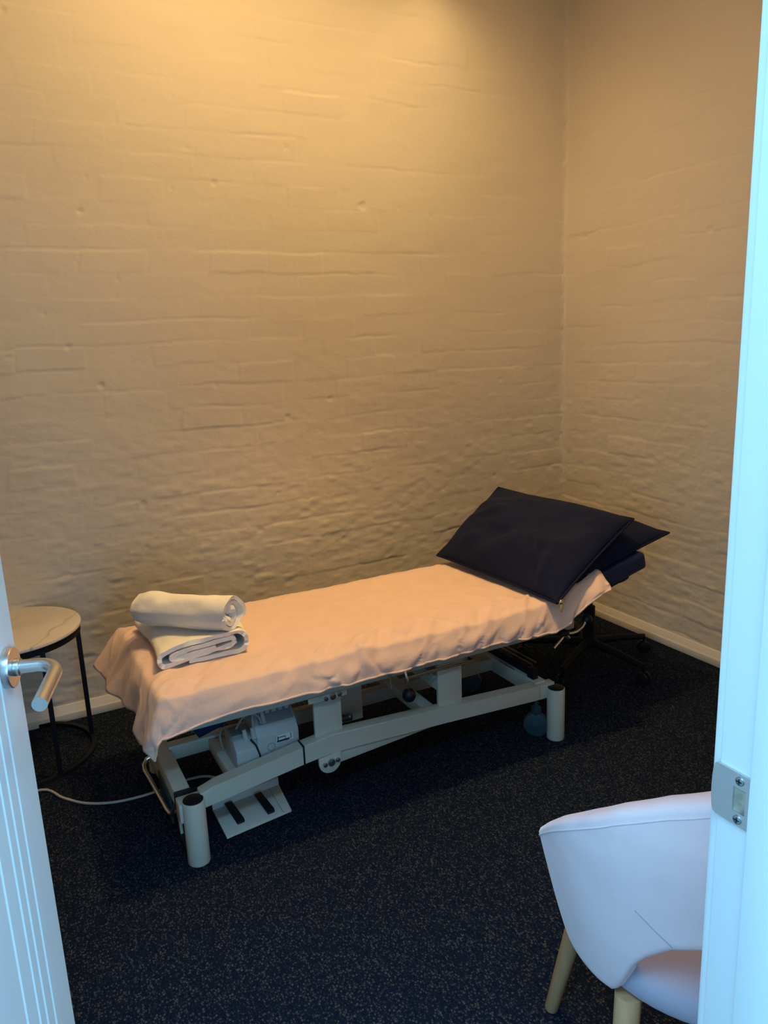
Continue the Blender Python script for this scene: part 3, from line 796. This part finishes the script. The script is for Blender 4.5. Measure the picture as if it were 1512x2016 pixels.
# ------------------------------------------------------------------ dark wheeled stool beyond the couch head
sx_, sy_ = 2.195, 2.36
st = thing('wheeled_stool', 'black wheeled stool on a five-star base in the shadow behind the couch head', 'stool', (sx_, sy_, 0))
obj('seat', MB().cyl((sx_, sy_, .40), (sx_, sy_, .455), .165, 48, bev=.018), M['black'], st)
obj('gas_lift', MB().cyl((sx_, sy_, .10), (sx_, sy_, .26), .025, 24).cyl((sx_, sy_, .26), (sx_, sy_, .40), .014, 24), M['blackm'], st)
obj('hub', MB().cyl((sx_, sy_, .075), (sx_, sy_, .115), .038, 24, bev=.005), M['blackm'], st)
for k in range(5):
    a = math.radians(-10 + 72 * k - 72)
    d = Vector((math.cos(a), math.sin(a), 0)); e_ = Vector((sx_, sy_, 0)) + d * .285
    ar = obj('base_arm', MB().tube([Vector((sx_, sy_, .097)) + d * .03, Vector((sx_, sy_, .09)) + d * .16, e_ + Vector((0, 0, .074))], .016, 12, rfun=lambda t: .019 - .007 * t), M['blackm'], st)
    w_ = Vector((-d.y, d.x, 0))
    obj('castor', MB().cyl(e_ + w_ * .006 + Vector((0, 0, .026)), e_ + w_ * .02 + Vector((0, 0, .026)), .026, 24, bev=.003).cyl(e_ - w_ * .02 + Vector((0, 0, .026)), e_ - w_ * .006 + Vector((0, 0, .026)), .026, 24, bev=.003).cyl(e_ + Vector((0, 0, .03)), e_ + Vector((0, 0, .075)), .006, 12), M['black'], ar)

# ------------------------------------------------------------------ tub chair by the doorway
ccx, ccy, caz = .99, .76, math.radians(30)
cf = Vector((math.sin(caz), math.cos(caz), 0)); cr = Vector((math.cos(caz), -math.sin(caz), 0))
chair = thing('tub_chair', 'blush velvet tub chair with round wooden legs just inside the doorway', 'chair', (ccx, ccy, 0))
def CP(r_, f_, z): return Vector((ccx, ccy, z)) + cr * r_ + cf * f_
PHM = math.radians(93)
def shell_pt(ph, t, off=0.):
    """ph: 0 at the middle of the back, + to the right arm; t 0..1 bottom to rim"""
    a = abs(math.degrees(ph))
    zt_ = float(np.interp(a, [0, 10, 19, 31, 44, 54, 68, 80, 93], [.822, .820, .811, .790, .757, .725, .676, .630, .583]))
    zb_ = float(np.interp(a, [0, 10, 18, 29, 37, 42, 46, 50, 54, 60, 93], [.583, .582, .578, .558, .523, .492, .452, .420, .402, .398, .405]))
    z = zb_ + (zt_ - zb_) * t
    k2 = max(0., min(1.3, (z - .39) / .30))
    ra = .238 + .072 * min(1., k2) ** .85 + off; rb = .215 + .055 * min(1.15, k2) ** .85 + off
    return CP(ra * math.sin(ph), -rb * math.cos(ph), z)
NP, NT = 97, 26
outer = np.array([[shell_pt(-PHM + 2 * PHM * i / (NP - 1), j / (NT - 1)) for j in range(NT)] for i in range(NP)])
inner = np.array([[shell_pt(-PHM + 2 * PHM * i / (NP - 1), j / (NT - 1), -.042) for j in range(NT)] for i in range(NP)])
# closed section loop with rounded rim and foot
def section(i):
    o_, n_ = outer[i], inner[i]; L_ = [tuple(p) for p in o_]
    for k in range(1, 6):
        a = PI * k / 6; c = (o_[-1] + n_[-1]) / 2; h_ = (o_[-1] - n_[-1]) / 2
        L_.append(tuple(c + h_ * math.cos(a) + np.array([0, 0, .013]) * math.sin(a)))
    L_ += [tuple(p) for p in n_[::-1]]
    for k in range(1, 4):
        a = PI * k / 4; c = (o_[0] + n_[0]) / 2; h_ = (n_[0] - o_[0]) / 2
        L_.append(tuple(c + h_ * math.cos(a) - np.array([0, 0, .010]) * math.sin(a)))
    return L_
secs = [section(i) for i in range(NP)]
def shrink(sec, k, push):
    c = np.mean(sec, axis=0); return [tuple(c + (np.array(p) - c) * np.array([k, k, 1 - (1 - k) * .12]) + push) for p in sec]
t0 = np.array(secs[0][NT // 2]) - np.array(secs[1][NT // 2]); t0 /= np.linalg.norm(t0); t1 = np.array(secs[-1][NT // 2]) - np.array(secs[-2][NT // 2]); t1 /= np.linalg.norm(t1)
full = [shrink(secs[0], k, t0 * p) for k, p in ((.05, .021), (.5, .018), (.85, .010))] + secs + [shrink(secs[-1], k, t1 * p) for k, p in ((.85, .010), (.5, .018), (.05, .021))]
sh_ = MB(); nS = len(full[0])
VV = [[sh_.bm.verts.new(p) for p in s_] for s_ in full]
for i in range(len(full) - 1):
    for j in range(nS):
        sh_.bm.faces.new((VV[i][j], VV[i + 1][j], VV[i + 1][(j + 1) % nS], VV[i][(j + 1) % nS]))
sh_.bm.faces.new(VV[0]); sh_.bm.faces.new(list(reversed(VV[-1])))
shell = obj('backrest', sh_, M['velvet'], chair, ang=60)
pip = [shell_pt(-PHM + 2 * PHM * i / 80, .968, .0003) for i in range(81)]
obj('piping', MB().tube(pip, .0013, 8), M['velvet'], shell)
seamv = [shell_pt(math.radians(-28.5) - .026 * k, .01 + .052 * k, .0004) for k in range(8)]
obj('panel_seam', MB().tube(seamv, .0007, 6), M['velvet_shade'], shell)
# seat: rounded pad
sp_ = MB(); n1, n2 = 64, 18; rows = []
for j in range(n2):
    t = -PI / 2 + PI * j / (n2 - 1)
    c_, s_ = max(math.cos(t), 0) ** .45, math.copysign(abs(math.sin(t)) ** .8, math.sin(t))
    rows.append([CP((.226 * c_) * math.sin(2 * PI * k / n1), .012 + (.226 * c_) * math.cos(2 * PI * k / n1), .415 + .047 * s_) for k in range(n1)])
V_ = [[sp_.bm.verts.new(p) for p in r_] for r_ in rows[1:-1]]
for j in range(len(V_) - 1):
    for k in range(n1): sp_.bm.faces.new((V_[j][k], V_[j][(k + 1) % n1], V_[j + 1][(k + 1) % n1], V_[j + 1][k]))
sp_.bm.faces.new(V_[0]); sp_.bm.faces.new(V_[-1])
obj('seat', sp_, M['velvet_shade'], chair, ang=60)
for (rt, ft_), (rb_, fb_) in (((-.165, .15), (-.2255, .2185)), ((.165, .15), (.2255, .2185)), ((-.165, -.123), (-.195, -.17)), ((.165, -.123), (.195, -.17))):
    a, b = CP(rt, ft_, .385), CP(rb_, fb_, 0)
    obj('leg', MB().ringtube([b, b + (a - b) * .01, a], [.0125, .0142, .0215], 28), M['wood'], chair)

# ------------------------------------------------------------------ light
def area(name, loc, target, size, sy, power, col, spread=PI):
    l = bpy.data.lights.new(name, 'AREA'); l.shape = 'RECTANGLE'; l.size = size; l.size_y = sy
    l.energy = power; l.color = col; l.spread = spread
    o = bpy.data.objects.new(name, l); COL.objects.link(o); o.location = loc
    o.rotation_euler = (Vector(target) - Vector(loc)).to_track_quat('-Z', 'Y').to_euler(); return o
def spot(name, loc, target, power, col, ang, blend, rad):
    l = bpy.data.lights.new(name, 'SPOT'); l.energy = power; l.color = col; l.spot_size = math.radians(ang); l.spot_blend = blend
    l.shadow_soft_size = rad
    o = bpy.data.objects.new(name, l); COL.objects.link(o); o.location = loc
    o.rotation_euler = (Vector(target) - Vector(loc)).to_track_quat('-Z', 'Y').to_euler(); return o
WARM = (1., .63, .25)
def point(name, loc, power, col, rad):
    l = bpy.data.lights.new(name, 'POINT'); l.energy = power; l.color = col; l.shadow_soft_size = rad
    o = bpy.data.objects.new(name, l); COL.objects.link(o); o.location = loc; return o
spot('downlight_left', (.80, 2.05, 2.93), (.80, 3.05, 1.85), 43, WARM, 150, .6, .06)
spot('downlight_wall', (1.62, 2.24, 2.96), (1.62, 2.66, .9), 28, WARM, 168, 1., .05)
spot('downlight_couch', (1.15, 1.97, 2.96), (1.15, 2.0, 0), 122, WARM, 66, .8, .05)
spot('downlight_corner', (1.88, 2.84, 2.97), (1.88, 2.84, 0), 5, WARM, 130, 1., .03)
point('warm_fill', (1.2, 1.55, 2.9), 9, WARM, .06)  # added weak point light, warms the couch front and frame
COOL = (.30, .68, 1.)
area('hall_fill_top', (.05, -.24, 2.7), (.05, -.22, 0), 1.8, .6, 105, COOL)  # hall daylight as an added overhead fill; the opening is invented
area('hall_fill_left', (-1.9, -.75, 1.55), (.7, .75, .9), 1.3, 1.9, 46, COOL)  # added cool side fill for the jamb, chair and right wall
area('hall_fill_right', (1.7, -2.3, 1.3), (-.1, .9, .9), 1.5, 2.0, 80, COOL)  # added cool fill from the right, brightens the door face
area('hall_fill_back', (.3, -3.0, 1.5), (.1, 1, .9), 1.4, 2.0, 40, COOL)  # added cool fill from behind, lifts the towels and couch
w = bpy.data.worlds.new('World'); bpy.context.scene.world = w; w.use_nodes = True
bg = w.node_tree.nodes['Background']; bg.inputs[0].default_value = (.16, .52, 1., 1); bg.inputs[1].default_value = .6

# ------------------------------------------------------------------ camera
R_ = np.array([[0.88406569, -0.13930761, 0.44611798], [-0.46563875, -0.1806324, 0.86634432], [-0.04010499, -0.97363511, -0.22455793]])
cam = bpy.data.cameras.new('camera'); co = bpy.data.objects.new('camera', cam); COL.objects.link(co)
cam.sensor_fit = 'HORIZONTAL'; cam.sensor_width = 36; cam.lens = 36 * 1495 / 1512; cam.clip_start = .02
mw = Matrix.Identity(4)
for i in range(3):
    mw[i][0] = R_[i, 0]; mw[i][1] = -R_[i, 1]; mw[i][2] = -R_[i, 2]
mw[2][3] = H_CAM
co.matrix_world = mw
sc_ = bpy.context.scene; sc_.camera = co
vs = sc_.view_settings; vs.view_transform = 'Standard'; vs.look = 'None'; vs.gamma = 1; vs.exposure = 0; vs.use_curve_mapping = False
